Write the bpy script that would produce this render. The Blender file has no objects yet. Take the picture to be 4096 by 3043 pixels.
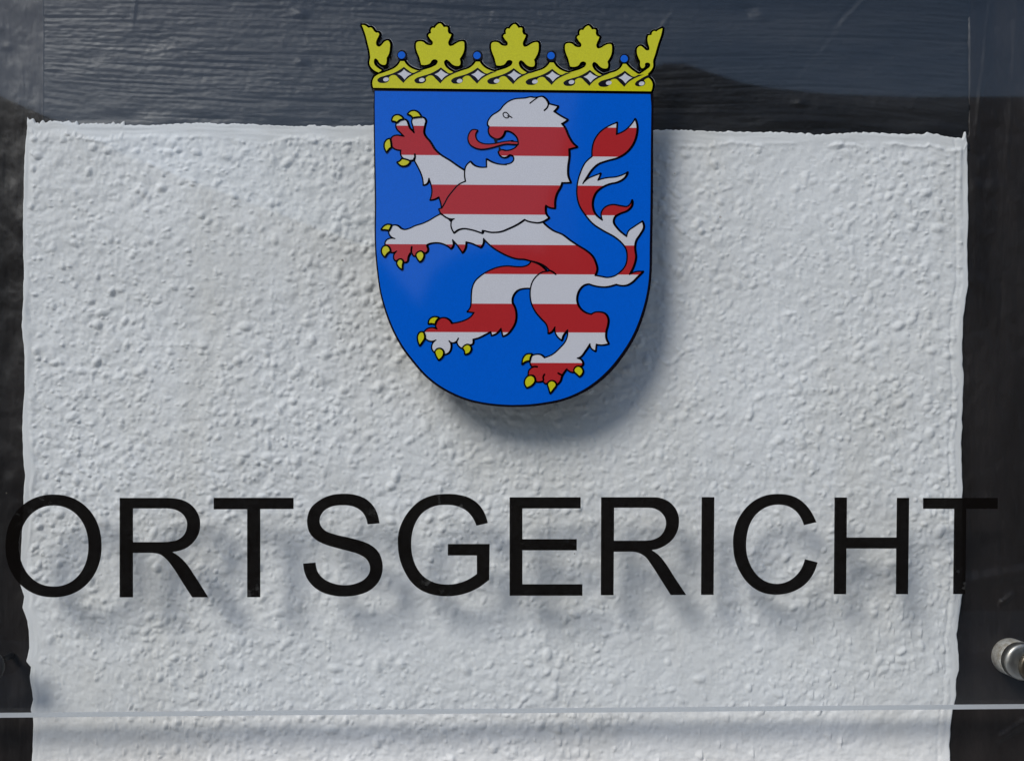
import bpy, bmesh, math, random
import numpy as np
from mathutils import Vector, geometry

# ------------------------------------------------------------------ scene, camera, light
SC = bpy.context.scene
COL = SC.collection
S = 0.4 / 4096            # metres per photo pixel on the front of the sign
F_PX = 3800.0             # focal length in photo pixels
D = F_PX * S              # camera to sign distance
PSI = 0.030               # the camera is turned a little to the right
U0, V0 = 2048.0, 1750.0   # principal point (the lens is shifted up)

cam = bpy.data.cameras.new('camera')
cam.sensor_width = 36.0
cam.lens = 36.0 * F_PX / 4096
cam.shift_y = (V0 - 1521.5) / 4096
cam.clip_start = 0.01
cam.clip_end = 2000
camo = bpy.data.objects.new('camera', cam)
COL.objects.link(camo)
camo.location = (0, -D, 0)
camo.rotation_euler = (math.radians(90), 0, -PSI)
SC.camera = camo

SUN = Vector((-0.74, -1.0, 0.98)).normalized()      # towards the sun
SUN_EL = math.asin(SUN.z)
world = bpy.data.worlds.new('World')
SC.world = world
world.use_nodes = True
wn = world.node_tree
for n in list(wn.nodes):
    wn.nodes.remove(n)
sky = wn.nodes.new('ShaderNodeTexSky')
sky.sky_type = 'NISHITA'
sky.sun_disc = False
sky.sun_elevation = SUN_EL
sky.sun_rotation = math.atan2(SUN.x, SUN.y)
sky.air_density = 1.0
sky.dust_density = 0.5
sky.ozone_density = 1.6
bg = wn.nodes.new('ShaderNodeBackground')
bg.inputs['Strength'].default_value = 0.1
wo = wn.nodes.new('ShaderNodeOutputWorld')
wn.links.new(sky.outputs[0], bg.inputs[0])
wn.links.new(bg.outputs[0], wo.inputs[0])

sl = bpy.data.lights.new('sun', 'SUN')
sl.energy = 2.35
sl.angle = math.radians(22)
sl.color = (1.0, 0.965, 0.905)
slo = bpy.data.objects.new('sun', sl)
COL.objects.link(slo)
slo.rotation_euler = SUN.to_track_quat('Z', 'Y').to_euler()
slo.location = SUN * 5

vs = SC.view_settings
vs.view_transform = 'Standard'
vs.look = 'None'
vs.gamma = 1
vs.use_curve_mapping = False
vs.exposure = 0.17

# ------------------------------------------------------------------ helpers
CP, SP = math.cos(PSI), math.sin(PSI)

def plane(px, py, y=0.0):
    """photo pixel -> (x, z) where its ray meets the plane at depth y"""
    u, v = px - U0, V0 - py
    dx = SP * F_PX + CP * u
    dy = CP * F_PX - SP * u
    t = (D + y) / dy
    return dx * t, v * t

def tag(o, label=None, cat=None, group=None, kind=None):
    for k, v in (('label', label), ('category', cat), ('group', group), ('kind', kind)):
        if v:
            o[k] = v
    return o

def mesh_obj(name, verts, faces, mats, parent=None, midx=None, smooth=False):
    me = bpy.data.meshes.new(name)
    me.from_pydata(verts, [], faces)
    for m in (mats if isinstance(mats, (list, tuple)) else [mats]):
        me.materials.append(m)
    if midx is not None:
        me.polygons.foreach_set('material_index', midx)
    if smooth:
        me.polygons.foreach_set('use_smooth', [True] * len(me.polygons))
    me.update()
    o = bpy.data.objects.new(name, me)
    COL.objects.link(o)
    if parent:
        o.parent = parent
    return o

def empty(name, loc=(0, 0, 0)):
    o = bpy.data.objects.new(name, None)
    COL.objects.link(o)
    o.location = loc
    o.empty_display_size = 0.02
    return o

class MB:
    def __init__(self):
        self.v, self.f, self.m = [], [], []
    def add(self, vs_, fs_, mi=0):
        b = len(self.v)
        self.v += [tuple(p) for p in vs_]
        self.f += [tuple(i + b for i in f) for f in fs_]
        self.m += [mi] * len(fs_)
    def build(self, name, mats, parent=None, smooth=False):
        return mesh_obj(name, self.v, self.f, mats, parent, self.m, smooth)

def material(name, color, rough=0.5, spec=0.5, metal=0.0):
    m = bpy.data.materials.new(name)
    m.use_nodes = True
    b = m.node_tree.nodes['Principled BSDF']
    b.inputs['Base Color'].default_value = (*color, 1)
    b.inputs['Roughness'].default_value = rough
    b.inputs['Specular IOR Level'].default_value = spec
    b.inputs['Metallic'].default_value = metal
    return m, m.node_tree, b

def noise_node(nt, scale, detail=4, rough=0.55, vec=None, dist=0.0):
    n = nt.nodes.new('ShaderNodeTexNoise')
    n.inputs['Scale'].default_value = scale
    n.inputs['Detail'].default_value = detail
    n.inputs['Roughness'].default_value = rough
    n.inputs['Distortion'].default_value = dist
    if vec is not None:
        nt.links.new(vec, n.inputs['Vector'])
    return n

def obj_coords(nt, scale=(1, 1, 1)):
    tc = nt.nodes.new('ShaderNodeTexCoord')
    mp = nt.nodes.new('ShaderNodeMapping')
    mp.inputs['Scale'].default_value = scale
    nt.links.new(tc.outputs['Object'], mp.inputs[0])
    return mp.outputs[0]

def ramp(nt, src, stops):
    r = nt.nodes.new('ShaderNodeValToRGB')
    while len(r.color_ramp.elements) < len(stops):
        r.color_ramp.elements.new(0.5)
    for e, (p, c) in zip(r.color_ramp.elements, stops):
        e.position = p
        e.color = (*c, 1) if not isinstance(c, float) else (c, c, c, 1)
    nt.links.new(src, r.inputs[0])
    return r.outputs[0]

def bump(nt, bsdf, h, strength, dist):
    b = nt.nodes.new('ShaderNodeBump')
    b.inputs['Strength'].default_value = strength
    b.inputs['Distance'].default_value = dist
    nt.links.new(h, b.inputs['Height'])
    nt.links.new(b.outputs[0], bsdf.inputs['Normal'])

# ------------------------------------------------------------------ materials
def make_plaster():
    m, nt, b = material('white_plaster_paint', (0.77, 0.78, 0.79), 0.75, 0.2)
    v = obj_coords(nt)
    n = noise_node(nt, 28, 5, 0.6, v)
    base_c = ramp(nt, n.outputs[0], [(0.28, (0.725, 0.725, 0.715)), (0.6, (0.80, 0.803, 0.80))])
    st = noise_node(nt, 9, 6, 0.7, obj_coords(nt, (1.6, 1, 0.55)))
    stain = ramp(nt, st.outputs[0], [(0.36, (0.93, 0.915, 0.885)), (0.55, (1.0, 1.0, 1.0))])
    mc = nt.nodes.new('ShaderNodeMix'); mc.data_type = 'RGBA'; mc.blend_type = 'MULTIPLY'
    mc.inputs['Factor'].default_value = 1.0
    nt.links.new(base_c, mc.inputs['A']); nt.links.new(stain, mc.inputs['B'])
    nt.links.new(mc.outputs['Result'], b.inputs['Base Color'])
    f = noise_node(nt, 1500, 3, 0.6, v)
    bump(nt, b, f.outputs[0], 0.35, 0.0003)
    return m
M_PLASTER = make_plaster()

def make_timber(name, sx, sz, tint):
    m, nt, b = material(name, tint, 0.4, 0.32)
    v = obj_coords(nt, (sx, 1, sz))
    n = noise_node(nt, 60, 5, 0.6, v)
    c2 = tuple(c * 2.1 for c in tint)
    nt.links.new(ramp(nt, n.outputs[0], [(0.35, tint), (0.75, c2)]), b.inputs['Base Color'])
    nt.links.new(ramp(nt, n.outputs[0], [(0.3, 0.36), (0.7, 0.58)]), b.inputs['Roughness'])
    v2 = obj_coords(nt, (sx * 1.6, 1, sz * 1.6))
    f = noise_node(nt, 380, 4, 0.6, v2)
    bump(nt, b, f.outputs[0], 0.38, 0.00035)
    return m
M_BEAM = make_timber('dark_timber_paint_beam', 0.22, 1.0, (0.0095, 0.0095, 0.0105))
M_POST = make_timber('dark_timber_paint_post', 1.0, 0.22, (0.0115, 0.0092, 0.0085))

def make_pane():
    m = bpy.data.materials.new('clear_acrylic')
    m.use_nodes = True
    nt = m.node_tree
    nt.nodes.clear()
    out = nt.nodes.new('ShaderNodeOutputMaterial')
    mix = nt.nodes.new('ShaderNodeMixShader')
    tr = nt.nodes.new('ShaderNodeBsdfTransparent')
    tr.inputs[0].default_value = (0.975, 0.982, 0.985, 1)
    gl = nt.nodes.new('ShaderNodeBsdfGlossy')
    gl.inputs['Roughness'].default_value = 0.026
    ge = nt.nodes.new('ShaderNodeNewGeometry')
    dp = nt.nodes.new('ShaderNodeVectorMath'); dp.operation = 'DOT_PRODUCT'
    nt.links.new(ge.outputs['Normal'], dp.inputs[0])
    nt.links.new(ge.outputs['Incoming'], dp.inputs[1])
    def mth(op, a, bb):
        k = nt.nodes.new('ShaderNodeMath'); k.operation = op
        for i, q in enumerate((a, bb)):
            if isinstance(q, (int, float)):
                k.inputs[i].default_value = q
            elif q is not None:
                nt.links.new(q, k.inputs[i])
        return k.outputs[0]
    c = mth('ABSOLUTE', dp.outputs['Value'], None)
    om = mth('SUBTRACT', 1.0, c)
    p5 = mth('POWER', om, 5.0)
    fac = mth('ADD', mth('MULTIPLY', p5, 0.96), 0.041)
    nt.links.new(fac, mix.inputs[0])
    nt.links.new(tr.outputs[0], mix.inputs[1])
    nt.links.new(gl.outputs[0], mix.inputs[2])
    vo = nt.nodes.new('ShaderNodeTexVoronoi')
    vo.inputs['Scale'].default_value = 75
    nt.links.new(obj_coords(nt), vo.inputs['Vector'])
    sep = nt.nodes.new('ShaderNodeSeparateColor')
    nt.links.new(vo.outputs['Color'], sep.inputs[0])
    lim = mth('MULTIPLY', sep.outputs[1], 0.045)
    on = mth('MULTIPLY', mth('LESS_THAN', vo.outputs['Distance'], lim), mth('GREATER_THAN', sep.outputs[0], 0.72))
    on = mth('MULTIPLY', on, 0.6)
    dd = nt.nodes.new('ShaderNodeBsdfDiffuse')
    nt.links.new(ramp(nt, sep.outputs[2], [(0.3, (0.10, 0.075, 0.05)), (0.7, (0.45, 0.43, 0.40))]), dd.inputs[0])
    mix2 = nt.nodes.new('ShaderNodeMixShader')
    nt.links.new(on, mix2.inputs[0])
    nt.links.new(mix.outputs[0], mix2.inputs[1])
    nt.links.new(dd.outputs[0], mix2.inputs[2])
    nt.links.new(mix2.outputs[0], out.inputs[0])
    return m
M_PANE = make_pane()

def make_edge():
    m = bpy.data.materials.new('sawn_edge_and_highlight')
    m.use_nodes = True
    nt = m.node_tree
    nt.nodes.clear()
    out = nt.nodes.new('ShaderNodeOutputMaterial')
    a = nt.nodes.new('ShaderNodeAddShader')
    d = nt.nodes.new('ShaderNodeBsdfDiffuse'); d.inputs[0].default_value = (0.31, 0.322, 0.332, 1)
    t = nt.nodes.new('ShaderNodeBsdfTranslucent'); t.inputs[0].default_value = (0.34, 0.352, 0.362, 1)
    nt.links.new(d.outputs[0], a.inputs[0])
    nt.links.new(t.outputs[0], a.inputs[1])
    nt.links.new(a.outputs[0], out.inputs[0])
    return m
M_EDGE = make_edge()

def make_letter():
    m, nt, b = material('black_lettering_film', (0.0045, 0.0035, 0.003), 0.16, 0.3)
    v = obj_coords(nt)
    n = noise_node(nt, 190, 4, 0.6, v)
    big = noise_node(nt, 22, 2, 0.5, v)
    mu = nt.nodes.new('ShaderNodeMath'); mu.operation = 'MULTIPLY'
    nt.links.new(ramp(nt, n.outputs[0], [(0.55, 0.0), (0.68, 1.0)]), mu.inputs[0])
    nt.links.new(ramp(nt, big.outputs[0], [(0.60, 0.0), (0.68, 1.0)]), mu.inputs[1])
    mixc = nt.nodes.new('ShaderNodeMix'); mixc.data_type = 'RGBA'
    mixc.inputs['A'].default_value = (0.0045, 0.0035, 0.003, 1)
    mixc.inputs['B'].default_value = (0.06, 0.06, 0.058, 1)
    nt.links.new(mu.outputs[0], mixc.inputs['Factor'])
    nt.links.new(mixc.outputs['Result'], b.inputs['Base Color'])
    b.inputs['Alpha'].default_value = 0.993
    return m
M_LETTER = make_letter()

def enamel(name, c, rough=0.06):
    m, nt, b = material(name, c, rough, 0.34)
    v = obj_coords(nt)
    n = noise_node(nt, 2600, 2, 0.5, v)
    lo = tuple(x * 0.93 for x in c); hi = tuple(min(1, x * 1.06) for x in c)
    nt.links.new(ramp(nt, n.outputs[0], [(0.35, lo), (0.65, hi)]), b.inputs['Base Color'])
    return m
M_BLUE = enamel('blue_print', (0.0012, 0.104, 0.58))
M_RED = enamel('red_print', (0.40, 0.022, 0.026))
M_WHITE = enamel('white_print', (0.55, 0.555, 0.60))
M_YELLOW = enamel('yellow_print', (0.54, 0.525, 0.012))
M_BLACK = enamel('black_print', (0.005, 0.004, 0.007), 0.1)
M_BLACK.node_tree.nodes['Principled BSDF'].inputs['Specular IOR Level'].default_value = 0.2

def make_metal(name, c, rough, stain, metal=1.0):
    m, nt, b = material(name, c, rough, 0.5, metal)
    v = obj_coords(nt)
    n = noise_node(nt, 420, 5, 0.65, v)
    nt.links.new(ramp(nt, n.outputs[0], [(0.38, stain), (0.62, c)]), b.inputs['Base Color'])
    nt.links.new(ramp(nt, n.outputs[0], [(0.3, min(1.0, rough + 0.2)), (0.7, rough)]), b.inputs['Roughness'])
    return m
M_STEEL = make_metal('dull_steel', (0.60, 0.585, 0.54), 0.5, (0.34, 0.30, 0.24), 0.3)
M_STEEL_TURNED = make_metal('turned_steel', (0.50, 0.49, 0.46), 0.34, (0.5, 0.47, 0.42))
M_CAP = make_metal('dark_screw_cap', (0.17, 0.15, 0.12), 0.3, (0.11, 0.09, 0.065))
M_BARREL_DARK = material('black_painted_barrel', (0.012, 0.011, 0.011), 0.5)[0]

# ------------------------------------------------------------------ what stands across the lane, with an added head shape (only mirrored in the acrylic)
gm, gnt, gb = material('lane_paving', (0.20, 0.19, 0.18), 0.9)
gn = noise_node(gnt, 6, 5, 0.6, obj_coords(gnt))
gnt.links.new(ramp(gnt, gn.outputs[0], [(0.3, (0.34, 0.33, 0.31)), (0.7, (0.46, 0.45, 0.43))]), gb.inputs['Base Color'])
gz = -1.55
ground = mesh_obj('ground', [(-400, -400, gz), (400, -400, gz), (400, 60, gz), (-400, 60, gz)], [(0, 1, 2, 3)], gm)
tag(ground, kind='structure')

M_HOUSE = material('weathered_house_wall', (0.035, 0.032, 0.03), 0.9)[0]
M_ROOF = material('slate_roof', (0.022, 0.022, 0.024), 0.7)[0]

def skyline(px, py, y):
    """where a reflected view ray of photo pixel (px,py) reaches the plane y<0"""
    x0, z0 = plane(px, py)
    k = (-y) / D
    return x0 + x0 * k, z0 + z0 * k

def silhouette(name, pts, y, depth, mat, parent=None):
    top = [skyline(px, py, y) for px, py in pts]
    poly = top + [(top[-1][0], gz), (top[0][0], gz)]
    n = len(poly)
    tris = geometry.tessellate_polygon([[Vector((x, z, 0)) for x, z in poly]])
    v = [(x, y, z) for x, z in poly] + [(x, y - depth, z) for x, z in poly]
    f = [tuple(t) for t in tris] + [tuple(i + n for i in reversed(t)) for t in tris]
    f += [(i, (i + 1) % n, (i + 1) % n + n, i + n) for i in range(n)]
    return mesh_obj(name, v, f, mat, parent)

def house(label, pts, y, depth):
    h = silhouette('house', pts, y, depth, M_HOUSE)
    tag(h, label, 'house', None)
    v, f = [], []                                     # roof covering along the outline
    top = [skyline(px, py, y) for px, py in pts]
    for (x, z) in top:
        v += [(x, y + 0.25, z + 0.03), (x, y - depth - 0.25, z + 0.03), (x, y + 0.25, z + 0.13), (x, y - depth - 0.25, z + 0.13)]
    for i in range(len(top) - 1):
        a, b_ = 4 * i, 4 * i + 4
        f += [(a, b_, b_ + 1, a + 1), (a + 2, a + 3, b_ + 3, b_ + 2), (a, a + 2, b_ + 2, b_), (a + 1, b_ + 1, b_ + 3, a + 3)]
    mesh_obj('roof', v, f, M_ROOF, h)
    return h
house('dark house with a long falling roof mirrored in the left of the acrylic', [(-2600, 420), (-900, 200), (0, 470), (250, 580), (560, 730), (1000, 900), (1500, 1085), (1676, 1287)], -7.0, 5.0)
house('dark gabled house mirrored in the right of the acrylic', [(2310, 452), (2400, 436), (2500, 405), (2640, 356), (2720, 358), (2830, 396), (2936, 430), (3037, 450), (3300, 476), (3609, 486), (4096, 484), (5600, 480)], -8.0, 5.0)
hm, hnt, hb = material('head_silhouette_green', (0.03, 0.045, 0.02), 0.9)
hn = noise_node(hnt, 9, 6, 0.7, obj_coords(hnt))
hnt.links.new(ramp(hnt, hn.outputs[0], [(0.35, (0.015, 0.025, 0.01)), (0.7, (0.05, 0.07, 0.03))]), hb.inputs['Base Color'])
head_silhouette = silhouette('head_silhouette', [(1676, 1290), (1684, 1180), (1730, 1085), (1824, 1015), (1950, 985), (2100, 985), (2230, 1040), (2310, 1100)], -6.0, 1.2, hm)  # unseen shape added to give the dark head mirrored in the acrylic
tag(head_silhouette, 'added rounded dark shape for the mirrored head of the person at the camera', 'head_silhouette')

# ------------------------------------------------------------------ height fields
RNG = np.random.default_rng(7)

def field(h, w, sy, sx, seed, hp=None):
    """smooth random field, correlation sy,sx in samples, unit variance"""
    r = np.random.default_rng(seed)
    n = r.standard_normal((h, w))
    ky = np.fft.fftfreq(h)[:, None]
    kx = np.fft.rfftfreq(w)[None, :]
    g = np.exp(-2 * (math.pi ** 2) * ((ky * sy) ** 2 + (kx * sx) ** 2))
    if hp:
        g = g * (1 - np.exp(-2 * (math.pi ** 2) * ((ky * hp) ** 2 + (kx * hp) ** 2)))
    q = np.fft.irfft2(np.fft.rfft2(n) * g, s=(h, w))
    return q / (q.std() + 1e-9)

def grid_obj(name, X, Y, Z, mat, smooth=True):
    h, w = X.shape
    co = np.stack([X, Y, Z], -1).reshape(-1, 3).astype(np.float32)
    idx = np.arange(h * w).reshape(h, w)
    q = np.stack([idx[:-1, :-1], idx[1:, :-1], idx[1:, 1:], idx[:-1, 1:]], -1).reshape(-1, 4)
    me = bpy.data.meshes.new(name)
    me.vertices.add(len(co)); me.vertices.foreach_set('co', co.ravel())
    me.loops.add(q.size); me.loops.foreach_set('vertex_index', q.ravel().astype(np.int32))
    me.polygons.add(len(q))
    me.polygons.foreach_set('loop_start', np.arange(0, q.size, 4, dtype=np.int32))
    me.polygons.foreach_set('use_smooth', np.ones(len(q), bool))
    me.materials.append(mat)
    me.update(calc_edges=True)
    me.validate()
    o = bpy.data.objects.new(name, me)
    COL.objects.link(o)
    return o

WALL_Y = 175 * S          # the face of the plaster

def curve(txt):
    a = np.array([[float(c) for c in p.split(',')] for p in txt.split()])
    return a[:, 0], a[:, 1]

# ---- plaster panel: grid stretched between its ragged painted edges (photo pixels)
ly, lx = curve('-400,110 482,107 591,98 700,91 909,89 1109,91 1309,84 1427,95 1564,94 1718,85 1809,88 1900,95 1958,92 2060,88 2200,80 2334,77 2384,93 2428,86 2485,105 2543,112 2594,114 2644,102 2666,121 2702,117 2796,128 2839,119 2870,128 2969,128 3043,123 3300,126 3700,120')
ry, rx = curve('-400,3866 518,3866 572,3871 673,3875 874,3876 1000,3872 1142,3876 1271,3856 1400,3853 1540,3858 1768,3849 1944,3853 2377,3853 2464,3840 2536,3831 2615,3837 2680,3840 2716,3829 2774,3827 2817,3822 2839,3815 2897,3807 2984,3801 3043,3804 3300,3806 3700,3800')
tx, ty = curve('60,478 104,479 135,496 196,487 256,489 303,496 405,496 526,499 647,496 775,488 877,492 971,494 1052,497 1160,504 1248,499 1349,504 1490,498 1800,505 2200,512 2613,518 2721,517 2869,525 3071,525 3192,531 3273,537 3373,530 3488,527 3575,533 3690,535 3703,528 3770,541 3844,550 3854,524 3900,523')

GW, GH = 1040, 860
PYB = 3700.0
uu = np.linspace(0, 1, GW)[None, :]
vv = np.linspace(0, 1, GH)[:, None]
px0 = 90 + uu * (3860 - 90)
topy = np.interp(px0, tx, ty)
jag = field(1, GW, 0.01, 1.0, 5)[0] * 1.6 + np.where(px0[0] < 480, np.abs(field(1, GW, 0.01, 1.2, 6)[0]) * -6, 0)
PY = topy + vv * (PYB - topy)
PY = PY + jag[None, :] * np.exp(-(PY - topy) / 14.0)
topy = topy + jag[None, :]
le = np.interp(PY, ly, lx)
re = np.interp(PY, ry, rx)
PX = le + uu * (re - le)
jl = (field(1, GH, 0.01, 3.0, 8)[0] * 0.9)[:, None]
jr = (field(1, GH, 0.01, 3.0, 9)[0] * 0.9)[:, None]
PX = PX + jl * np.exp(-(PX - le) / 12.0) + jr * np.exp(-(re - PX) / 12.0)
le = le + jl
re = re + jr

H = np.zeros((GH, GW))
step = 4.8
nb = 25000
bx = RNG.uniform(60, 3890, nb); by = RNG.uniform(470, 3700, nb)
rad = np.clip(RNG.lognormal(math.log(7.0), 0.36, nb), 4.0, 16)
amp = rad * RNG.uniform(0.18, 0.76, nb)
asp = RNG.uniform(1.0, 1.8, nb)
ang = RNG.normal(math.radians(-38), 0.9, nb)
dens = field(60, 80, 5, 5, 33)
for i in range(nb):
    j0 = int((bx[i] - 90) / 3770 * (GW - 1)); i0 = int((by[i] - 510) / (PYB - 510) * (GH - 1))
    dn = dens[min(59, max(0, int(by[i] / 3700 * 59))), min(79, max(0, int(bx[i] / 3900 * 79)))]
    if RNG.uniform() > 0.52 + 0.16 * dn:
        continue
    R = rad[i] * asp[i] * 1.5
    w = int(R / 3.5) + 1
    a0, a1 = max(0, i0 - w), min(GH, i0 + w + 1)
    b0, b1 = max(0, j0 - w), min(GW, j0 + w + 1)
    if a0 >= a1 or b0 >= b1:
        continue
    dx = PX[a0:a1, b0:b1] - bx[i]; dy = PY[a0:a1, b0:b1] - by[i]
    ca, sa = math.cos(ang[i]), math.sin(ang[i])
    p = (dx * ca + dy * sa) / (rad[i] * asp[i]); q = (-dx * sa + dy * ca) / rad[i]
    g = np.clip(1 - (p * p + q * q) / 1.9, 0, None) ** 1.45 * amp[i]
    H[a0:a1, b0:b1] = np.maximum(H[a0:a1, b0:b1], g) + 0.12 * np.minimum(H[a0:a1, b0:b1], g)
H += field(GH, GW, 3.0, 3.6, 11) * 1.0
H += np.abs(field(GH, GW, 5, 7, 12)) * 1.3
H += field(GH, GW, 1.4, 1.4, 13) * 0.72
soft = field(GH, GW, 45, 45, 14)
H *= np.clip(0.98 + 0.14 * soft, 0.65, 1.3)
H += field(GH, GW, 34, 38, 15) * 3.2
# brushed bands along the painted edges, where the rough coat thins out
wob = field(GH, GW, 12, 12, 16) * 9
dt = PY - topy + wob
dl = PX - le + wob * 0.6
dr = re - PX + wob * 0.25
lw = np.interp(PY, [500, 1000, 1700, 1900, 2800, 3700], [12, 15, 18, 34, 36, 30])
band_t = np.clip((dt - 36) / 26, 0, 1)
band_l = np.clip((dl - lw) / 24, 0, 1)
band_r = np.clip((dr - 22) / 14, 0, 1)
sm = lambda t: t * t * (3 - 2 * t)
keep = np.minimum(np.minimum(sm(band_t), sm(band_l)), sm(band_r))
brush = field(GH, GW, 1.2, 14, 17) * 1.1
brushv = field(GH, GW, 14, 1.2, 18) * 0.8
edge_h = np.where(dt < 70, brush, brushv)
H = H * keep + 0.55 * edge_h * (1 - keep)
H += 3.5 * np.exp(-((dt - 58) / 7.0) ** 2) * np.clip(field(GH, GW, 3, 12, 19) * 0.7 + 0.5, 0, 1.5)
H -= 2.6 * np.exp(-((dr - 50) / 6.0) ** 2)
H += 1.8 * 0.3 * np.exp(-((dr - 34) / 12.0) ** 2)
H += 2.2 * np.exp(-((dl - lw) / 8.0) ** 2) * np.clip(field(GH, GW, 10, 3, 20) * 0.6 + 0.4, 0, 1.4)
H = np.maximum(H, -11.0)
# rounded lip: the outermost cells roll back into the timber
rim = np.minimum(np.minimum(PY - topy, PX - le), re - PX)
H -= 9 * np.clip(1 - rim / 5.0, 0, 1) ** 2
yy = WALL_Y - H * S
t_ = None
u_ = PX - U0; v_ = V0 - PY
dxr = SP * F_PX + CP * u_; dyr = CP * F_PX - SP * u_
tt = (D + WALL_Y) / dyr
plaster = grid_obj('plaster_wall', dxr * tt, yy, v_ * tt, M_PLASTER)
tag(plaster, 'rough white roughcast plaster panel set between the dark timbers', 'wall')

# ---- timbers
def warp_rows(a, disp):
    h, w = a.shape
    r = np.arange(h)[:, None] + disp
    r = np.clip(r, 0, h - 1.001)
    i = r.astype(int); f = r - i
    c = np.arange(w)[None, :]
    return a[i, c] * (1 - f) + a[i + 1, c] * f

def timber(name, x0, x1, y0, y1, nx, ny, mat, horizontal, seed, depth_px):
    """x,y in photo pixels on the timber face"""
    PXt, PYt = np.meshgrid(np.linspace(x0, x1, nx), np.linspace(y0, y1, ny))
    sx, sy = (x1 - x0) / nx, (y1 - y0) / ny
    if horizontal:
        g = field(ny, nx, 5.0 / sy, 160 / sx, seed)
        g2 = field(ny, nx, 2.6 / sy, 45 / sx, seed + 1)
        dis = field(ny, nx, 130 / sy, 420 / sx, seed + 2) * 16 / sy
        slope = -np.clip((PXt - 500) / 3400, 0, 1) * (PXt - 500) * 0.030 / sy
        g = warp_rows(g, dis + slope); g2 = warp_rows(g2, dis + slope)
    else:
        g = field(nx, ny, 6.0 / sx, 170 / sy, seed)
        g2 = field(nx, ny, 3.0 / sx, 40 / sy, seed + 1)
        dis = field(nx, ny, 120 / sx, 500 / sy, seed + 2) * 12 / sx
        g = warp_rows(g, dis).T; g2 = warp_rows(g2, dis).T
    Ht = (-2.6 * np.clip(g - 0.6, 0, 2.2) + 0.7 * g2 + 0.35 * g) * (0.9 if horizontal else 0.35)
    Ht += field(ny, nx, 22 / sy, 30 / sx, seed + 3) * 0.7
    Ht += field(ny, nx, 4.5 / sy, 5.5 / sx, seed + 5) * 0.42
    Ht += field(ny, nx, 120 / sy, 260 / sx, seed + 4) * 4
    return PXt, PYt, Ht

def place_timber(name, PXt, PYt, Ht, base, mat):
    u_ = PXt - U0; v_ = V0 - PYt
    dxr = SP * F_PX + CP * u_; dyr = CP * F_PX - SP * u_
    tt = (D + base) / dyr
    yy = base - Ht * S
    X, Y, Z = dxr * tt, yy, v_ * tt
    # solid body: roll the four borders back 60 mm
    def pad(A, add):
        B = np.pad(A, 1, mode='edge')
        if add:
            B[0, :] += add; B[-1, :] += add; B[1:-1, 0] += add; B[1:-1, -1] += add
        return B
    return grid_obj(name, pad(X, 0), pad(Y, 0.06), pad(Z, 0), mat)

BASE = WALL_Y + 17 * S
bxp, byp, bh = timber('timber_beam', 172, 3880, -1000, 600, 620, 400, M_BEAM, True, 41, 0)
fw = np.clip((byp - 380) / 90, 0, 1)
bh = bh * (1 - 0.35 * fw) + field(*bh.shape, 4, 9, 51) * 2.0 * fw
# diagonal scar and a filled crack on the right half
def ridge(ax, ay, bx_, by_, w, a):
    L = math.hypot(bx_ - ax, by_ - ay)
    ux, uy = (bx_ - ax) / L, (by_ - ay) / L
    s = (bxp - ax) * ux + (byp - ay) * uy
    n = -(bxp - ax) * uy + (byp - ay) * ux + field(*bh.shape, 10, 8, 61) * 5
    on = np.clip(s / 40, 0, 1) * np.clip((L - s) / 60, 0, 1)
    return a * np.exp(-(n / w) ** 2) * on
bh += (ridge(3500, -60, 3180, 350, 9, 5) - ridge(3476, -60, 3156, 345, 14, 8)) * np.clip(0.8 + 0.5 * field(*bh.shape, 14, 9, 63), 0.15, 1.5)
bh += ridge(2700, 40, 2620, 150, 9, 4)
bh += ridge(540, -60, 530, 130, 6, 5)
for (cx_, cy_, r_, a_) in ((1200, 55, 18, 12), (1205, 250, 14, 9), (2980, 40, 26, -9), (3050, 60, 22, 8), (620, 160, 40, -5), (3200, 410, 16, 8)):
    bh += a_ * np.exp(-(((bxp - cx_) / (r_ * 1.5)) ** 2 + ((byp - cy_) / r_) ** 2))
bh -= 1.5 * np.clip(1 - np.minimum(bxp - 172, 3880 - bxp) / 14, 0, 1) ** 2
beam = place_timber('timber_beam', bxp, byp, bh, BASE, M_BEAM)
tag(beam, 'dark painted horizontal timber beam with fine grain above the plaster', 'beam')

def add_blobs(PXt, PYt, Ht, seed, n, a):
    r = np.random.default_rng(seed)
    for _ in range(n):
        cx_, cy_ = r.uniform(PXt.min(), PXt.max()), r.uniform(PYt.min(), PYt.max())
        rr = r.uniform(8, 30)
        Ht += a * r.uniform(-0.6, 1) * np.exp(-(((PXt - cx_) / rr) ** 2 + ((PYt - cy_) / (rr * r.uniform(0.5, 1.6))) ** 2))
    return Ht
x_, y_, h_ = timber('timber_post', -1300, 186, -1000, 3900, 300, 560, M_POST, False, 71, 0)
h_ = add_blobs(x_, y_, h_ * 0.75, 5, 160, 6) + field(*h_.shape, 3.0, 3.5, 77) * 1.3
lp = place_timber('timber_post', x_, y_, h_, BASE + 2 * S, M_POST)
tag(lp, 'near-black painted timber post along the left edge of the plaster', 'post', 'upright timbers beside the plaster')
x_, y_, h_ = timber('timber_post', 3790, 5400, -1000, 3900, 320, 560, M_POST, False, 81, 0)
h_ = add_blobs(x_, y_, h_, 6, 150, 7) + field(*h_.shape, 2.2, 2.6, 79) * 0.9 - 24 * ((x_ < 3872) & (y_ < 540))
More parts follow.
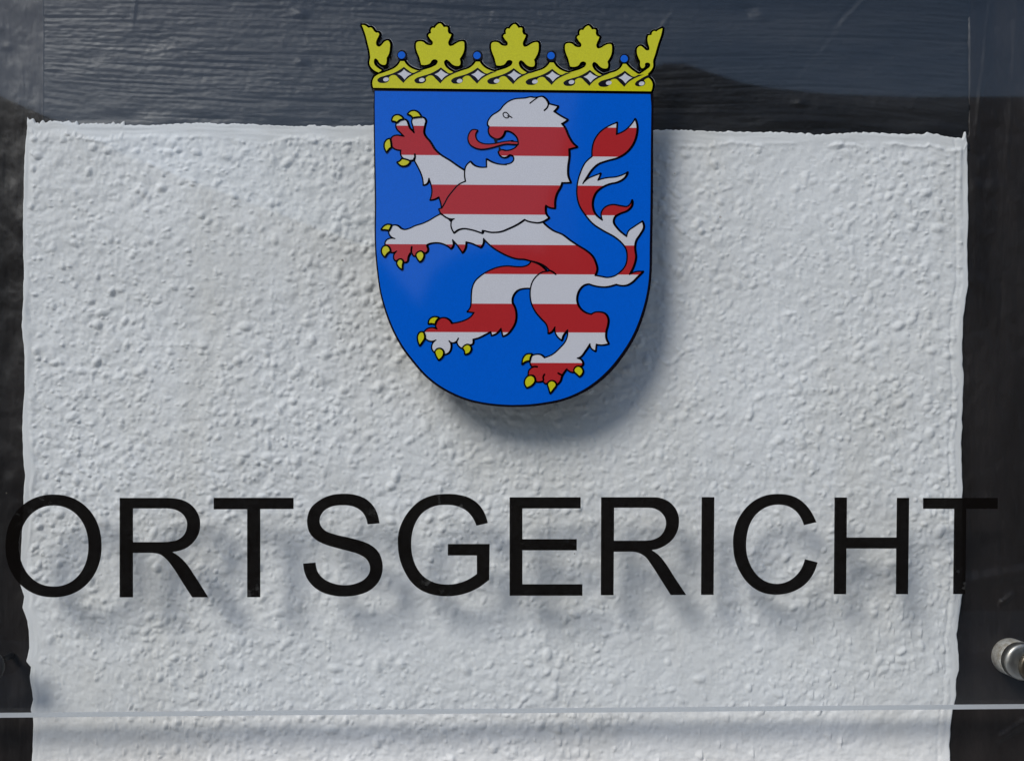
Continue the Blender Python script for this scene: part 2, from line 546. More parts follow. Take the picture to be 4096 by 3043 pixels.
def rid2(ax, ay, bx_, by_, w, a):
    L = math.hypot(bx_ - ax, by_ - ay)
    ux, uy = (bx_ - ax) / L, (by_ - ay) / L
    s = (x_ - ax) * ux + (y_ - ay) * uy
    n = -(x_ - ax) * uy + (y_ - ay) * ux
    return a * np.exp(-(n / w) ** 2) * np.clip(s / 20, 0, 1) * np.clip((L - s) / 20, 0, 1)
h_ += rid2(3830, 2330, 4140, 2280, 26, 12) + rid2(3990, 2420, 4060, 2370, 8, 12) + rid2(3980, 2960, 4110, 2870, 16, 12) - rid2(3990, 2985, 4120, 2905, 10, 5)
h_ += rid2(3960, 0, 3900, 560, 7, 3) + rid2(4070, 0, 4020, 700, 9, 2.5)
rp = place_timber('timber_post', x_, y_, h_, BASE + 1 * S, M_POST)
tag(rp, 'dark brown painted timber post right of the plaster, behind the steel mount', 'post', 'upright timbers beside the plaster')

# ------------------------------------------------------------------ tracing tools
CROPS = {'A': (1400, 50, 3.1771), 'B': (2000, 50, 3.1771), 'C': (1400, 400, 2.7538), 'D': (1900, 350, 2.7533), 'E': (2250, 400, 2.065),
         'F': (1500, 850, 3.7067), 'G': (1600, 1000, 3.3033), 'H': (2000, 1000, 2.7533), 'Z': (1400, 1000, 1.7108),
         'J': (0, 1940, 1.8533), 'K': (1180, 1940, 1.8533), 'L': (2360, 1940, 2.4711), 'M': (3100, 1940, 2.2329), 'P': (0, 0, 1.0)}

def T(txt):
    """'C 1,2 3,4! D 5,6' -> [(px,py,corner)] in photo pixels; ! marks a corner"""
    out, cr = [], CROPS['P']
    for w in txt.split():
        if w in CROPS:
            cr = CROPS[w]
            continue
        c = w.endswith('!')
        x, y = (float(k) for k in w.rstrip('!').split(','))
        out.append((cr[0] + x / cr[2], cr[1] + y / cr[2], c))
    return out

def smooth(pts, closed=True, n=5):
    """Hermite curve through the points, straight tangents at corners"""
    N = len(pts)
    P = [Vector(p[:2]) for p in pts]
    out, flag = [], []
    segs = N if closed else N - 1
    def tan(i, outgoing):
        a, b_ = P[(i - 1) % N], P[(i + 1) % N]
        if not closed and i == 0:
            return (P[1] - P[0]).normalized()
        if not closed and i == N - 1:
            return (P[-1] - P[-2]).normalized()
        if pts[i][2]:
            return None
        d1, d2 = (P[i] - a), (b_ - P[i])
        d = d1.normalized() * d2.length + d2.normalized() * d1.length
        return d.normalized() if d.length > 1e-9 else (b_ - a).normalized()
    for i in range(segs):
        j = (i + 1) % N
        a, b_ = P[i], P[j]
        L = (b_ - a).length
        t0, t1 = tan(i, True), tan(j, False)
        if t0 is None and t1 is None:
            out.append(a.copy()); flag.append(pts[i][2])
            continue
        m0 = (t0 if t0 is not None else ((b_ - a) * 1.5 - (t1 * L) * 0.5).normalized()) * L
        m1 = (t1 if t1 is not None else ((b_ - a) * 1.5 - (t0 * L) * 0.5).normalized()) * L
        for k in range(n):
            t = k / n
            h00 = 2 * t ** 3 - 3 * t ** 2 + 1; h10 = t ** 3 - 2 * t ** 2 + t
            h01 = -2 * t ** 3 + 3 * t ** 2; h11 = t ** 3 - t ** 2
            out.append(a * h00 + m0 * h10 + b_ * h01 + m1 * h11)
            flag.append(pts[i][2] and k == 0)
    if not closed:
        out.append(P[-1].copy()); flag.append(True)
    return out

CREST_Y = -22 * S          # front of the crest above the acrylic face
LAY = 0.00003

def tri_fill(mb, poly, y, mi=0, ref=CREST_Y):
    q = [plane(p[0], p[1], ref) for p in poly]
    tris = geometry.tessellate_polygon([[Vector((x, z, 0)) for x, z in q]])
    fs = []
    for t in tris:
        a, b_, c = (q[i] for i in t)
        ar = (b_[0] - a[0]) * (c[1] - a[1]) - (c[0] - a[0]) * (b_[1] - a[1])
        fs.append(tuple(t) if ar > 0 else tuple(reversed(t)))
    mb.add([(x, y, z) for x, z in q], fs, mi)

def area2(poly):
    return sum(poly[i][0] * poly[(i + 1) % len(poly)][1] - poly[(i + 1) % len(poly)][0] * poly[i][1] for i in range(len(poly)))

def ink(mb, poly, y, w0=3.7, wx=2.6, wy=0.8, closed=True, mi=0, ref=CREST_Y, back=None):
    """inked line along a polyline, thicker where it faces right; with back= it becomes a solid bar down to that depth"""
    n = len(poly)
    sgn = 1 if area2(poly) > 0 else -1          # >0: clockwise on the photo (y down)
    def width(a, b_):
        d = (b_ - a)
        if d.length < 1e-6:
            return w0
        d.normalize()
        nx, ny = d.y * sgn, -d.x * sgn
        return w0 + wx * max(0, nx) + wy * max(0, ny)
    seg = n if closed else n - 1
    ws = [width(poly[i], poly[(i + 1) % n]) for i in range(seg)]
    wv = [0.5 * (ws[i - 1] + ws[i % seg]) if (closed or 0 < i < n - 1) else ws[min(i, seg - 1)] for i in range(n)]
    for i in range(seg):
        j = (i + 1) % n
        a, b_ = poly[i], poly[j]
        d = b_ - a
        if d.length < 1e-6:
            continue
        d.normalize()
        nv = Vector((-d.y, d.x))
        c4 = [a + nv * wv[i], b_ + nv * wv[j], b_ - nv * wv[j], a - nv * wv[i]]
        q = [plane(p.x, p.y, ref) for p in c4]
        if back is None:
            mb.add([(x, y, z) for x, z in q], [(0, 1, 2, 3)], mi)
        else:
            mb.add([(x, y, z) for x, z in q] + [(x, back, z) for x, z in q],
                   [(0, 1, 2, 3), (0, 4, 5, 1), (1, 5, 6, 2), (2, 6, 7, 3), (3, 7, 4, 0)], mi)
    K = 10
    for i in range(n):
        q = [plane(poly[i].x + wv[i] * math.cos(2 * math.pi * k / K), poly[i].y + wv[i] * math.sin(2 * math.pi * k / K), ref) for k in range(K)]
        if back is None:
            mb.add([(x, y, z) for x, z in q], [tuple(range(K))], mi)
        else:
            mb.add([(x, y, z) for x, z in q] + [(x, back, z) for x, z in q],
                   [tuple(range(K))] + [(k, k + K, (k + 1) % K + K, (k + 1) % K) for k in range(K)], mi)

def disc(mb, cx, cy, r, y, mi=0, K=28, back=None, ref=CREST_Y, ry=None, rot=0.0):
    ry = ry or r
    q = []
    for k in range(K):
        a = 2 * math.pi * k / K
        ex, ey = r * math.cos(a), ry * math.sin(a)
        q.append(plane(cx + ex * math.cos(rot) - ey * math.sin(rot), cy + ex * math.sin(rot) + ey * math.cos(rot), ref))
    if back is None:
        mb.add([(x, y, z) for x, z in q], [tuple(reversed(range(K)))], mi)
    else:
        mb.add([(x, y, z) for x, z in q] + [(x, back, z) for x, z in q],
               [tuple(range(K))] + [(k, k + K, (k + 1) % K + K, (k + 1) % K) for k in range(K)], mi)

# ------------------------------------------------------------------ the sign
sign = empty('court_sign', (0, 0, 0))
tag(sign, 'clear acrylic sign with a crowned lion shield above black ORTSGERICHT lettering', 'sign')
x0, zt = plane(-260, -330); x1, zb = plane(4345, 2866)
zb = plane(2048, 2851)[1]
TH = 68 * S
m_ = MB()
c8 = [(x0, 0, zb), (x1, 0, zb), (x1, 0, zt), (x0, 0, zt), (x0, TH, zb), (x1, TH, zb), (x1, TH, zt), (x0, TH, zt)]
m_.add(c8, [(0, 1, 2, 3), (5, 4, 7, 6)], 0)
m_.build('pane', [M_PANE], sign)
e_ = MB()
i_ = 0.00002
e_.add([(x0, i_, zb), (x1, i_, zb), (x1, i_, zt), (x0, i_, zt), (x0, TH - i_, zb), (x1, TH - i_, zb), (x1, TH - i_, zt), (x0, TH - i_, zt)],
       [(4, 5, 1, 0), (5, 6, 2, 1), (6, 7, 3, 2), (7, 4, 0, 3)], 0)
e_.build('edge', [M_EDGE], sign)

# ---- lettering: one part per letter, film on the front of the acrylic
def film(name, polys, parent):
    """outline plus counters, with a hair of thickness"""
    y = -0.00025
    loops = [[Vector((*plane(p[0], p[1], y), 0)) for p in poly] for poly in polys]
    flat = [v for l in loops for v in l]
    tris = geometry.tessellate_polygon(loops)
    v = [(p.x, y, p.y) for p in flat] + [(p.x, -0.00003, p.y) for p in flat]
    N = len(flat)
    f = []
    for t in tris:
        a, b_, c = (flat[i] for i in t)
        ar = (b_.x - a.x) * (c.y - a.y) - (c.x - a.x) * (b_.y - a.y)
        f.append(tuple(t) if ar > 0 else tuple(reversed(t)))
    o = 0
    for l in loops:
        k = len(l)
        f += [(o + i, o + (i + 1) % k, o + (i + 1) % k + N, o + i + N) for i in range(k)]
        o += k
    return mesh_obj(name, v, f, M_LETTER, parent)

def sell(crop, l, r, t, b_, e=2.12, K=72):
    cx, cy, a, h = (l + r) / 2, (t + b_) / 2, (r - l) / 2, (b_ - t) / 2
    o = CROPS[crop]
    res = []
    for k in range(K):
        th = 2 * math.pi * k / K
        c, s = math.cos(th), math.sin(th)
        x = cx + a * math.copysign(abs(c) ** (2 / e), c); y = cy + h * math.copysign(abs(s) ** (2 / e), s)
        res.append(Vector((o[0] + x / o[2], o[1] + y / o[2])))
    return res
sm_ = lambda t: smooth(T(t), True, 6)
LETTERS = [
    [sell('J', 40, 752, 68, 830), sell('J', 140, 655, 150, 750)],
    [sm_('J 887,94! 1235,94! 1290,97 1350,109 1410,140 1455,190 1480,250 1483,300 1470,365 1435,420 1380,465 1320,487 1278,495! 1330,530 1380,580 1440,667 1543,830! 1425,830! 1350,715 1290,620 1230,545 1190,514 1140,502 1090,501! 985,501! 985,830! 887,830!'),
     sm_('J 985,172! 1235,172! 1310,185 1360,220 1384,265 1385,310 1365,365 1320,402 1260,417 1200,421! 985,421!')],
    [sm_('J 1584,93! 2176,93! 2176,176! 1929,176! 1929,829! 1832,829! 1832,178! 1584,178!')],
    [sm_('K 627,282! 615,225 585,160 530,105 450,72 355,63 260,75 180,112 120,165 92,235 92,300 110,355 150,400 215,435 300,462 400,488 480,514 532,550 555,600 550,650 515,695 450,728 370,740 285,728 215,695 170,645 152,572! 60,580! 72,650 105,715 170,775 260,812 370,824 470,812 560,775 620,715 648,640 645,560 615,490 560,442 480,409 400,388 290,362 220,333 185,285 185,240 210,195 265,160 350,148 440,160 500,200 525,240 538,290!')],
    [sm_('K 1430,280! 1405,205 1360,140 1290,92 1210,70 1125,64 1020,75 925,115 850,185 795,270 766,360 763,450 775,540 810,635 865,720 940,780 1030,812 1130,822 1240,808 1340,770 1440,700! 1443,435! 1133,435! 1133,520! 1348,520! 1348,657! 1280,700 1200,728 1125,735 1040,723 965,685 905,615 872,530 862,450 870,350 895,275 945,205 1020,160 1120,145 1210,158 1275,192 1320,245 1345,300!')],
    [sm_('K 1591,89! 2118,89! 2118,172! 1686,172! 1686,399! 2089,399! 2089,482! 1686,482! 1686,733! 2131,733! 2131,818! 1591,818!')],
    [sm_('L 110,118! 585,118! 690,125 770,155 835,215 875,300 880,370 865,450 820,530 750,590 670,628 610,640! 680,690 750,775 830,900 952,1083! 797,1083! 700,930 610,790 550,710 490,672 430,657 390,656! 236,657! 233,1086! 107,1086!'),
     sm_('L 239,222! 560,222! 650,235 710,275 745,330 752,380 735,445 695,500 630,535 540,547! 237,548!')],
    [sm_('L 1105,117! 1230,117! 1222,1082! 1098,1082!')],
    [sm_('L 2238,365! 2200,285 2140,200 2050,128 1960,95 1860,86 1740,100 1620,155 1520,250 1450,370 1418,500 1416,610 1435,740 1485,860 1570,975 1680,1050 1810,1080 1930,1072 2050,1030 2150,955 2215,860 2250,762! 2126,729! 2095,815 2040,890 1960,948 1850,974 1750,955 1660,895 1595,805 1555,700 1543,590 1552,490 1580,385 1640,290 1730,222 1850,192 1960,208 2040,260 2090,330 2116,394!')],
    [sm_('M 533,108! 643,109! 641,466! 1086,466! 1090,112! 1199,113! 1189,972! 1081,972! 1084,565! 639,565! 636,972! 526,972!')],
    [sm_('M 1324,114! 1990,113! 1988,210! 1710,210! 1700,971! 1593,971! 1602,211! 1324,210!')],
]
for polys in LETTERS:
    film('letter', polys, sign)

# ---- coat of arms: black base plate, then printed layers
BACK = -0.00004
base = MB()
shield_outer = T('P 1497,352! 1494,420! A P 1495,560 1499,800 1500,1000 Z 185,150 205,290 240,420 290,550 355,670 430,770 520,870 610,940 700,990 800,1030 950,1062 1100,1073 1200,1072 1350,1055 1450,1035 1580,985 1680,925 1780,840 1870,730 1950,600 2010,450 2050,290 2065,150 2068,0 P 2612,800 2613,560 2614,420! 2614,377! 2604,362!')
so = smooth(shield_outer, True, 5)
qs = [plane(p.x, p.y, CREST_Y) for p in so]
N = len(qs)
tris = geometry.tessellate_polygon([[Vector((x, z, 0)) for x, z in qs]])
base.add([(x, CREST_Y, z) for x, z in qs] + [(x, BACK, z) for x, z in qs], [tuple(t) for t in tris] + [(i, (i + 1) % N, (i + 1) % N + N, i + N) for i in range(N)], 0)

# crown outlines (edges of the yellow)
half_left = smooth(T('A 365,765! 310,740 265,695 246,645 252,605! 258,575! 245,480 225,400 200,300 170,210 150,165! 180,165 215,185 235,200! 265,195 290,215 310,245 335,262! 355,260 370,275 360,310 340,350 330,390 345,430 375,438 405,415 440,375 485,362 505,390 506,460 490,540 465,580! 465,620 450,665 415,668 380,650 345,600 320,588 305,610 310,660 350,705 405,738!'), True, 4)
UNIT = T('A 640,622! 690,622! 715,660 770,705 850,738! 885,745! 960,722 1050,690 1105,650 1112,615 1085,597 1050,602 1010,650 960,668 905,665! 890,610! 880,570 855,510 838,440 850,380 880,370 930,377 970,408 1010,418 1045,410 1050,375 1020,340 992,295! 1005,275 1030,265! 1030,215 1045,198 1075,200! 1105,160 1145,140 1170,160 1190,188! 1235,188 1240,240 1255,268! 1285,280! 1275,310 1255,350 1245,390 1265,425 1300,420 1350,390 1400,368 1440,370 1450,420 1440,500 1410,560 1390,590! 1400,640 1390,670 1350,678 1300,660 1250,612 1220,598 1195,620 1205,675 1260,730 1320,762! 1345,762! 1430,733 1510,705 1560,668')
BX = [1606.0, 1908.0, 2204.0, 2496.7]
BYO = [0.0, 2.0, 5.5, 14.0]
ux0 = 1400 + 655 / 3.1771
crown_pts = T('A 295,960! 285,895 300,840 345,798 420,770 500,740 570,707 615,665')
for k in range(3):
    sc = (BX[k + 1] - BX[k]) / 300.5
    for (x, y, c) in UNIT:
        f = (x - ux0) / 300.5
        crown_pts.append((BX[k] + (x - ux0) * sc, y + BYO[k] * (1 - f) + BYO[k + 1] * f, c))
crown_pts += T('B 1563,657! 1602,657! 1640,700 1690,742 1752,783! 1775,786! 1800,770 1870,722 1905,690 1908,660 1880,640 1845,650 1840,690 1805,712 1785,690 1780,620 1760,580 1740,510 1750,450 1785,430 1820,450 1860,485 1895,480 1895,440 1880,390 1875,330 1885,295! 1925,290! 1940,250 1955,240 1985,248! 2020,222 2065,205! 2050,280 2010,400 1970,540 1945,620 1945,690 1920,740 1882,778! 1884,832! 1920,865 1938,910 1935,960 1920,1005!')
crown = smooth(crown_pts, True, 4)
ink(base, half_left, CREST_Y, 7.6, 2.6, 0, True, 0, back=BACK)
ink(base, crown, CREST_Y, 7.6, 2.6, 0, True, 0, back=BACK)
tri_fill(base, crown, CREST_Y); tri_fill(base, half_left, CREST_Y)
PEARLS = [(1606, 221.5), (1908, 223), (2204, 223.7), (2496.7, 236)]
for (x, y) in PEARLS:
    disc(base, x + 2.5, y + 0.5, 20.5, CREST_Y, 0, 28, BACK)
arms = base.build('coat_of_arms', [M_BLACK], sign)
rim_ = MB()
def lit_rim(poly):  # pale strips on up-facing crest edges, a highlight put in as shape and colour
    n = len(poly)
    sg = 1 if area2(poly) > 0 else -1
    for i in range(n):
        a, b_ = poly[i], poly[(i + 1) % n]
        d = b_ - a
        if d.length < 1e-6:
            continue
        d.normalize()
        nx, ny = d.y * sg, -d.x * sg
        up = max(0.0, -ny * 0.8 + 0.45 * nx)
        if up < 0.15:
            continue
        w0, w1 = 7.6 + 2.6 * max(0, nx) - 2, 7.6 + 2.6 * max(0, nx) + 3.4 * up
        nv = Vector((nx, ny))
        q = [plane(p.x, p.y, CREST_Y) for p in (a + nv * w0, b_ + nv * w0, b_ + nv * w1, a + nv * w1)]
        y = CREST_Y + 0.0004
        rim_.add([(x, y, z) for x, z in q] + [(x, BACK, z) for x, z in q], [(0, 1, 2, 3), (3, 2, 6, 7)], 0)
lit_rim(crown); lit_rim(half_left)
rim_.build('edge_highlight', [M_EDGE], arms)

def layer(k):
    return CREST_Y - LAY * k
# blue field
fld = MB()
cxs = 2055.0
inner = []
for p in so:
    d = Vector((p.x - cxs, (p.y - 900) * 0.75))
    t = 6.0 if p.x < cxs else 10.5
    if p.y > 1150:
        a = min(1, (p.y - 1150) / 300)
        t = t * (1 - a) + (8.5 if p.x < cxs else 14 - 5 * max(0, (p.y - 1500) / 130)) * a
    q = p - d.normalized() * t
    inner.append(Vector((q.x, q.y)))
inner = [p for p in inner if p.y > 400]
inner = [Vector((2602, 377.5))] + [] if False else inner
left_i = [p for p in inner]
# order starts at the upper left, runs down the left, round the base, up the right
blue_poly = [Vector((1499.5, 365.0))] + left_i + [Vector((2601.5, 377.5))]
tri_fill(fld, blue_poly, layer(1))
fld.build('shield_field', [M_BLUE], arms)

# yellow crown, with the black interlace inked on it
cr = MB()
tri_fill(cr, crown, layer(1), 0); tri_fill(cr, half_left, layer(1), 0)
GEMS = [(1617, 298.7), (1765, 300.5), (1912, 301.5), (2056.5, 303.5), (2210, 306.5), (2361, 310.5), (2500.5, 314)]
BK = T('A 1153,705! 1100,742 1010,788 900,822 840,845 815,875 830,900 880,912 940,900 965,872 958,842! 1000,812 1040,810 1085,850 1145,910! 1200,850 1290,795 1395,752! 1320,757! 1265,780 1205,745')
g0 = (1400 + 1157 / 3.1771, 50 + 800 / 3.1771)
for (gx, gy) in GEMS:
    poly = smooth([(x - g0[0] + gx, y - g0[1] + gy + (x - g0[0]) * 0.008, c) for x, y, c in BK], True, 4)
    tri_fill(cr, poly, layer(2), 1)
tail = smooth(T('B 1890,795! 1830,822 1770,858 1725,890 1715,920 1745,940 1800,938 1838,918 1845,890 1828,868! 1850,848 1884,834! 1905,820!'), True, 4)
tri_fill(cr, tail, layer(2), 1)
cr.build('crown', [M_YELLOW, M_BLACK], arms)
for (gx, gy) in GEMS:
    g_ = MB()
    poly = smooth([(gx - 1, gy - 20, True), (gx + 13, gy - 9, False), (gx + 29, gy - 2, True), (gx + 14, gy + 7, False), (gx + 1, gy + 21, True), (gx - 12, gy + 6, False), (gx - 27, gy - 2, True), (gx - 12, gy - 9, False)], True, 4)
    tri_fill(g_, poly, layer(3))
    g_.build('gem', [M_WHITE], arms)
for i, (x, y) in enumerate([(1543, 319), (1686.4, 321.3), (1837.5, 325), (1985.5, 325.2), (2138.5, 328), (2285, 329.7), (2434, 333), (2565.6, 335.5)]):
    g_ = MB()
    disc(g_, x + 1, y, 11.5, layer(3), 0, 20, ry=8.0, rot=-0.2)
    g_.build('gem', [M_WHITE], arms)
for (x, y) in PEARLS:
    g_ = MB()
    disc(g_, x, y, 14.6, layer(1))
    g_.build('pearl', [M_BLUE], arms)

# ---- lion
LEG_RAISED = 'C 830,400 815,365 818,320 828,270 836,230 820,205 780,190 730,195 692,207 682,240 694,290 708,365! 690,345 660,315 642,270 626,232 590,215 545,225 517,250 507,290 520,325 555,360 597,404! 560,398 510,393 463,413 452,455 460,510 500,543 562,555! 560,600 575,632 620,660 660,670 700,660 712,640 714,668 740,720 775,790 800,860 810,940! 850,922 870,865! 890,920 905,1000 885,1104! 930,1095 980,1070! 1000,1130 1012,1195! 1040,1150 1080,1075 1130,1010 1200,935 1275,900! 1300,830! 1262,778! 1200,740 1100,670 1000,608 940,553 880,460'
BODY = 'F 970,28! 900,65 800,125 700,170 600,200 500,245 440,257 390,242 350,207 310,192 260,197 225,230 208,270 212,320 240,360 297,390! 230,387 180,407 155,440 152,480 160,530! 210,520 235,588 290,592 322,575! 300,600 280,640 305,715 370,690 440,740! 470,735 497,650 525,600! 545,600 575,645 620,640 690,580 745,605! 782,570 765,490! 790,470 840,455 950,450 1050,482 1130,537! 1160,490 1150,408! 1210,470 1260,540 1300,597! 1340,530 1350,438! 1430,455 1510,490 1572,520! 1605,460 1610,388! 1660,440 1750,520 1880,600 2000,655 2100,685 2224,695 H 340,120 420,140 500,180 552,228! 540,234 470,245 410,285 360,350 337,430 335,520 352,600 400,690 460,760 510,815 527,860 532,917! 562,905 605,848! 610,910 640,960 682,993! 695,945 745,880! 745,940 720,1010 660,1080 580,1150 490,1187! 450,1155 400,1150 350,1170 335,1210 335,1255 352,1288 320,1325 312,1385! 370,1380 400,1450! 440,1450 475,1440! 500,1470 560,1440 630,1480! 665,1440 680,1390 735,1308! 760,1330 810,1345 850,1280! 912,1262 900,1215 850,1191! 880,1180 940,1110 990,1033! 1005,1080 1052,1112! 1060,1038! 1120,1045 1195,1032! 1167,970 1167,900 1187,820 1190,760 1160,705 1100,685 1040,690 1005,710! 940,690 880,640 850,580 850,500 880,430 930,385 980,373! 1050,395 1170,405 1280,378! 1330,390 1400,385 1460,350 1520,290 1575,240! 1510,240 1425,270! E 588,1370 605,1300 597,1220 605,1165 640,1110 670,1050 660,1005! 590,1050 545,1085 530,1130! 450,1060 420,1010 432,965 470,940 540,910 572,872 575,830! 540,880 480,877 410,867 350,890 322,930 330,995! 268,940 248,880 252,820 280,760 330,720 390,693 450,680 510,645 538,600! 500,620 450,637 360,647 292,665! 315,610! 260,630 215,650 168,692! 200,640 240,580 290,533 370,502 450,480 520,440 580,370 610,290 615,210 600,160! 560,215 500,265 445,287! 450,190! 390,215 320,260 267,330 247,400 245,470! 190,520 150,600 125,690 120,780 140,870 190,950 250,1020 340,1080 430,1130 490,1180 525,1230 535,1300 520,1370 480,1420 430,1455 370,1468 320,1460 268,1450! 285,1400 275,1350 245,1290 200,1250 120,1200 60,1160 0,1115 D 860,1580 780,1520 740,1480! F 2100,60! 1175,200! 1060,75'
HIND = 'G 1735,152! 1700,195 1640,220 1550,225 1400,215 1280,235 1160,285 1060,350 990,420 957,500 945,600 942,700 930,760 890,815! 980,826! 940,880 870,925 780,955 685,972! 650,925 590,897 540,902 492,940 472,990 490,1045! 430,1027 370,1037 330,1070 318,1110 332,1160 370,1193 420,1205 475,1190! 430,1240 422,1300 450,1345 520,1370 590,1380 650,1350 675,1290 670,1230 648,1200! 690,1225 735,1215 772,1165! 755,1220 780,1270 825,1298 900,1255 960,1240 965,1180! 1050,1155 1120,1120 1200,1078! 1212,1130! 1270,1105 1335,1035! 1362,1140! 1420,1110 1480,1040 1522,960 1535,870 1520,770 1485,700! 1485,640 1510,580 1560,530 1640,508 1720,506 1800,506! 1920,400! 1930,270! 1850,200'
MANE = 'D 142,420! 140,390 152,360 190,312 240,280 280,250 310,210 370,160 440,132 500,126 555,122 610,110 660,116 700,110 740,105 780,132 812,185! 870,200 915,212! 895,240 868,268! 930,310 1020,360! 985,385 953,403! 985,440 1030,540 1080,620 1125,658! 1070,672 1034,682! 1037,760 1022,880 1025,980 1053,1048! 1000,1050 957,1050! 945,1090 900,1170 880,1250 880,1330! 830,1325 780,1300! 775,1350 785,1400 815,1438! 780,1460 740,1480 700,1490 640,1485 590,1475 545,1455! 480,1500 380,1550 280,1588 180,1595 80,1585 F 1600,292 1450,260 1300,240 1230,260 1175,302! 1140,240 1130,170 1145,120 1177,97! 1110,95 1060,75 1010,40 972,10! C 980,1205! 1012,1195! 1040,1150 1080,1075 1130,1010 1200,935 1275,900! 1265,840 1267,775 1280,730 1327,683! 1370,725 1430,745 1507,745! 1505,655! 1560,687 1640,712 1720,718 D 330,855 400,835 428,800 420,760 385,745 355,765 320,773 280,755 257,712! 290,692 340,700 400,690 445,665 475,625 470,570 440,525 400,495 360,482 330,485! 315,525 290,555 245,570 200,555 160,520 148,470 155,432'
TONGUE = 'C 1405,340! 1350,335 1312,380 1302,440 1322,490 1370,525 1430,543 1500,540 1570,525 1640,505 1720,487 D 413,628 472,630! 472,605! 400,596 C 1790,457 1700,465 1600,485 1530,492 1460,485 1410,460 1385,420 1385,370'
STRIPES = [507.5, 624.0, 741.0, 859.0, 979.5, 1096.5, 1215.0, 1329.0, 1451.0]
SZ = [plane(2000, y, CREST_Y)[1] for y in STRIPES]

def striped(mb, poly, y):
    """fill a polygon white and red: cut at the bar lines, then colour each piece"""
    q = [plane(p[0], p[1], CREST_Y) for p in poly]
    tris = geometry.tessellate_polygon([[Vector((x, z, 0)) for x, z in q]])
    bm = bmesh.new()
    vs_ = [bm.verts.new((x, y, z)) for x, z in q]
    for t in tris:
        try:
            bm.faces.new([vs_[i] for i in t])
        except ValueError:
            pass
    for z in SZ:
        bmesh.ops.bisect_plane(bm, geom=bm.verts[:] + bm.edges[:] + bm.faces[:], plane_co=(0, 0, z), plane_no=(0, 0, 1), dist=1e-7)
    bm.normal_update()
    bm.verts.ensure_lookup_table(); bm.verts.index_update()
    vv_ = [v.co[:] for v in bm.verts]
    for f in bm.faces:
        z = f.calc_center_median().z
        k = sum(1 for s in SZ if z < s)
        idx = [v.index for v in f.verts]
        if f.normal.y > 0:
            idx.reverse()
        mb.add([vv_[i] for i in idx], [tuple(range(len(idx)))], 1 if k % 2 else 0)
    bm.free()

lion = MB()
def limb(txt, k, w0=3.7, wx=2.6, n=4):
    p = smooth(T(txt), True, n)
    ink(lion, p, layer(k), w0, wx, 0.8, True, 2)
    striped(lion, p, layer(k + 1))
    # the inner half of the line lies over the fill
    ink(lion, p, layer(k + 1.5), w0 * 0.55, wx * 0.5, 0.2, True, 2)
def line(txt, k, w=3.2):
    p = smooth(T(txt), False, 5)
    ink(lion, p, layer(k), w, 0, 0, False, 2)
limb(HIND, 2)
limb(LEG_RAISED, 2)
limb(BODY, 4)
limb(MANE, 6)
line('C 714,600 716,630 705,662 660,672', 7.6, 3.6)
line('F 545,512 538,560 540,600', 7.6, 3.6)
line('H 490,1368 475,1395 478,1430', 7.6, 3.4)
line('H 640,1355 662,1368 690,1378', 7.6, 3.6)
line('H 350,1290 380,1282 410,1285', 7.6, 3.4)
line('H 345,125 430,155 475,190 503,226', 7.6, 2.4)
line('H 552,228 585,245 612,268', 7.6, 3.4)
line('D 312,312 308,298 318,283 340,279 362,295 376,315 362,338 335,338 312,318', 8.5, 2.1)
line('D 360,318 385,322 406,337', 8.5, 2.3)
line('D 605,178 640,150 690,114', 8.5, 2.5)
line('D 810,185 795,225 763,257', 8.5, 3.2)
line('D 785,140 800,165 808,190', 8.5, 3.0)
# fangs
for t in ('D 200,560! 250,568! 240,612! 218,612!', 'D 262,650! 298,692! 256,712!'):
    tri_fill(lion, smooth(T(t)), layer(8.5), 2)
lion.build('lion', [M_WHITE, M_RED, M_BLACK], arms)

tg = MB()
p = smooth(T(TONGUE), True, 5)
ink(tg, p, layer(10), 3.4, 0.6, 0.6, True, 1)
tri_fill(tg, p, layer(11), 0)
ink(tg, p, layer(11.5), 1.6, 0, 0, True, 1)
tg.build('tongue', [M_RED, M_BLACK], arms)

CLAWS = ['C 637,160! 670,130 710,124 750,142 783,188! 740,190 692,198! 675,178', 'C 464,235! 477,190 520,170 560,182 588,212! 545,225 518,250! 490,238',
         'C 405,578! 380,520 387,470 410,442 440,432! 450,480 453,524! 430,542', 'C 522,690! 548,680 572,652! 620,662 663,680! 640,713 600,730 557,723 537,705',
         'F 98,256! 132,210 180,184 243,190! 225,230 207,266! 150,256', 'F 148,660! 107,610 102,550 130,507 175,497 210,525 226,575! 190,600',
         'F 403,846! 347,800 327,750 345,712 385,697 413,725 405,780', 'F 665,730! 627,680 612,625 640,592 690,582 723,620 718,670 690,715',
         'G 378,973! 392,920 430,892 480,887 512,897! 480,930 462,978! 420,970', 'G 262,1260! 237,1190 242,1120 270,1087 308,1087! 325,1150 318,1180! 290,1220',
         'G 512,1450! 477,1390 467,1340 500,1307 540,1307 573,1345 568,1390 540,1430', 'G 860,1375! 852,1330 828,1297! 860,1262 900,1252 938,1290 933,1330 900,1366',
         'H 245,1255! 257,1190 290,1152 350,1147! 335,1175 325,1218! 285,1225', 'H 295,1514! 272,1470 287,1410 325,1384 368,1395 383,1440 358,1480',
         'H 553,1574! 537,1520 527,1470 560,1442 600,1452 617,1480 588,1530', 'H 875,1391! 852,1370 815,1325 832,1292 865,1282 898,1300 912,1340 898,1370']
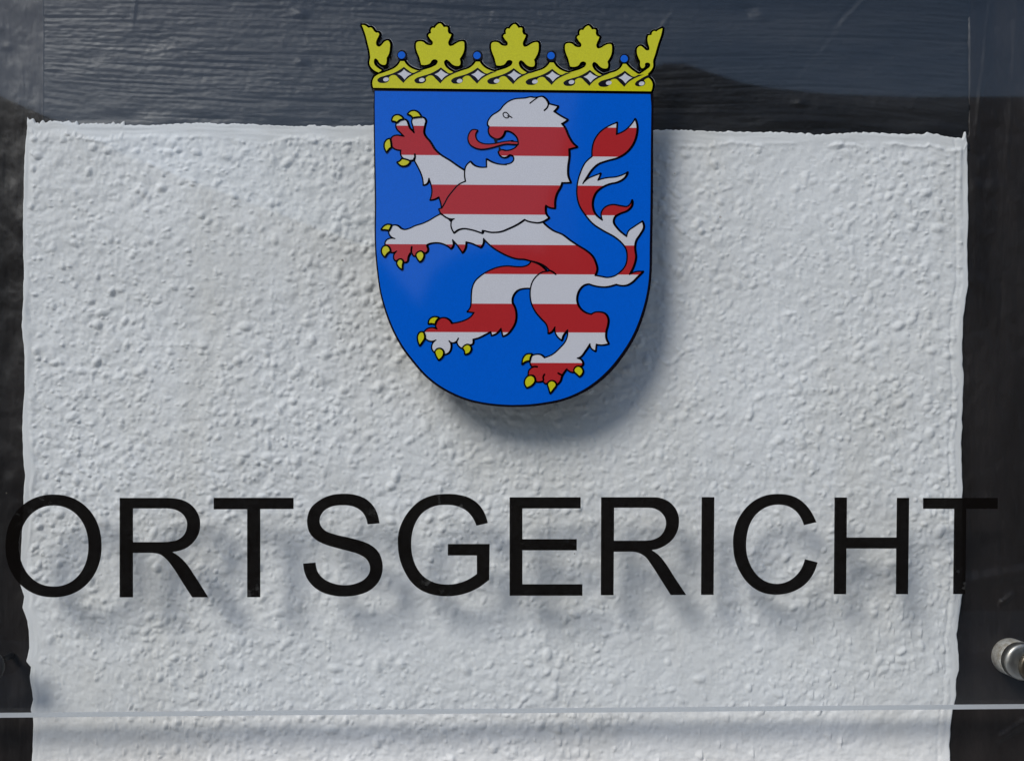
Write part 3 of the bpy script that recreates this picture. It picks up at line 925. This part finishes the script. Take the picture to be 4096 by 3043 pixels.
for t in CLAWS:
    c_ = MB()
    p = smooth(T(t), True, 4)
    ink(c_, p, layer(10), 4.3, 1.4, 0.6, True, 1)
    tri_fill(c_, p, layer(11), 0)
    ink(c_, p, layer(11.5), 1.9, 0.5, 0, True, 1)
    c_.build('claw', [M_YELLOW, M_BLACK], arms)

# ------------------------------------------------------------------ stand-off mounts
def lathe(mb, prof, cx, cz, K=48, mi=0):
    """profile [(radius, y)] turned about the y axis"""
    vs_, fs_ = [], []
    for (r, y) in prof:
        for k in range(K):
            a = 2 * math.pi * k / K
            vs_.append((cx + r * math.cos(a), y, cz + r * math.sin(a)))
    for i in range(len(prof) - 1):
        for k in range(K):
            fs_.append((i * K + k, i * K + (k + 1) % K, (i + 1) * K + (k + 1) % K, (i + 1) * K + k))
    mb.add(vs_, fs_, mi)

def mount(px, py, label, m_barrel, m_ring, m_cap, rb, rc):
    cx, cz = plane(px, py)
    o = empty('sign_mount', (cx, WALL_Y, cz))
    tag(o, label, 'mount', 'screw mounts holding the acrylic sign')
    y1, y0 = WALL_Y + 14 * S - WALL_Y, TH + 0.0001 - WALL_Y
    def part(name, prof, mat):
        b_ = MB()
        lathe(b_, prof, 0, 0)
        return b_.build(name, [mat], o, True)
    r = rb * S
    mid = y1 + (y0 - y1) * 0.62
    part('barrel', [(r * 0.98, y1), (r, y1 - 4 * S), (r, mid + 3 * S), (r * 0.97, mid)], m_barrel)
    part('ring', [(r * 0.93, mid + 1 * S), (r * 0.93, mid - 7 * S), (r * 1.0, mid - 10 * S), (r * 1.0, y0 + 9 * S), (r * 0.95, y0 + 3 * S), (r * 0.8, y0), (0.0001, y0)], m_ring)
    c = rc * S
    f = -WALL_Y - 0.0001
    part('cap', [(c, f), (c, f - 12 * S), (c * 0.93, f - 17 * S), (c * 0.86, f - 18.5 * S), (c * 0.5, f - 19 * S), (0.0001, f - 19 * S)], m_cap)
    return o
mount(4137, 2664, 'steel screw mount with a turned ring at the right end of the sign', M_STEEL, M_STEEL_TURNED, M_CAP, 77, 67)
mount(-50, 2664, 'dark screw mount just showing at the left end of the sign', M_BARREL_DARK, M_BARREL_DARK, M_BARREL_DARK, 13, 68)
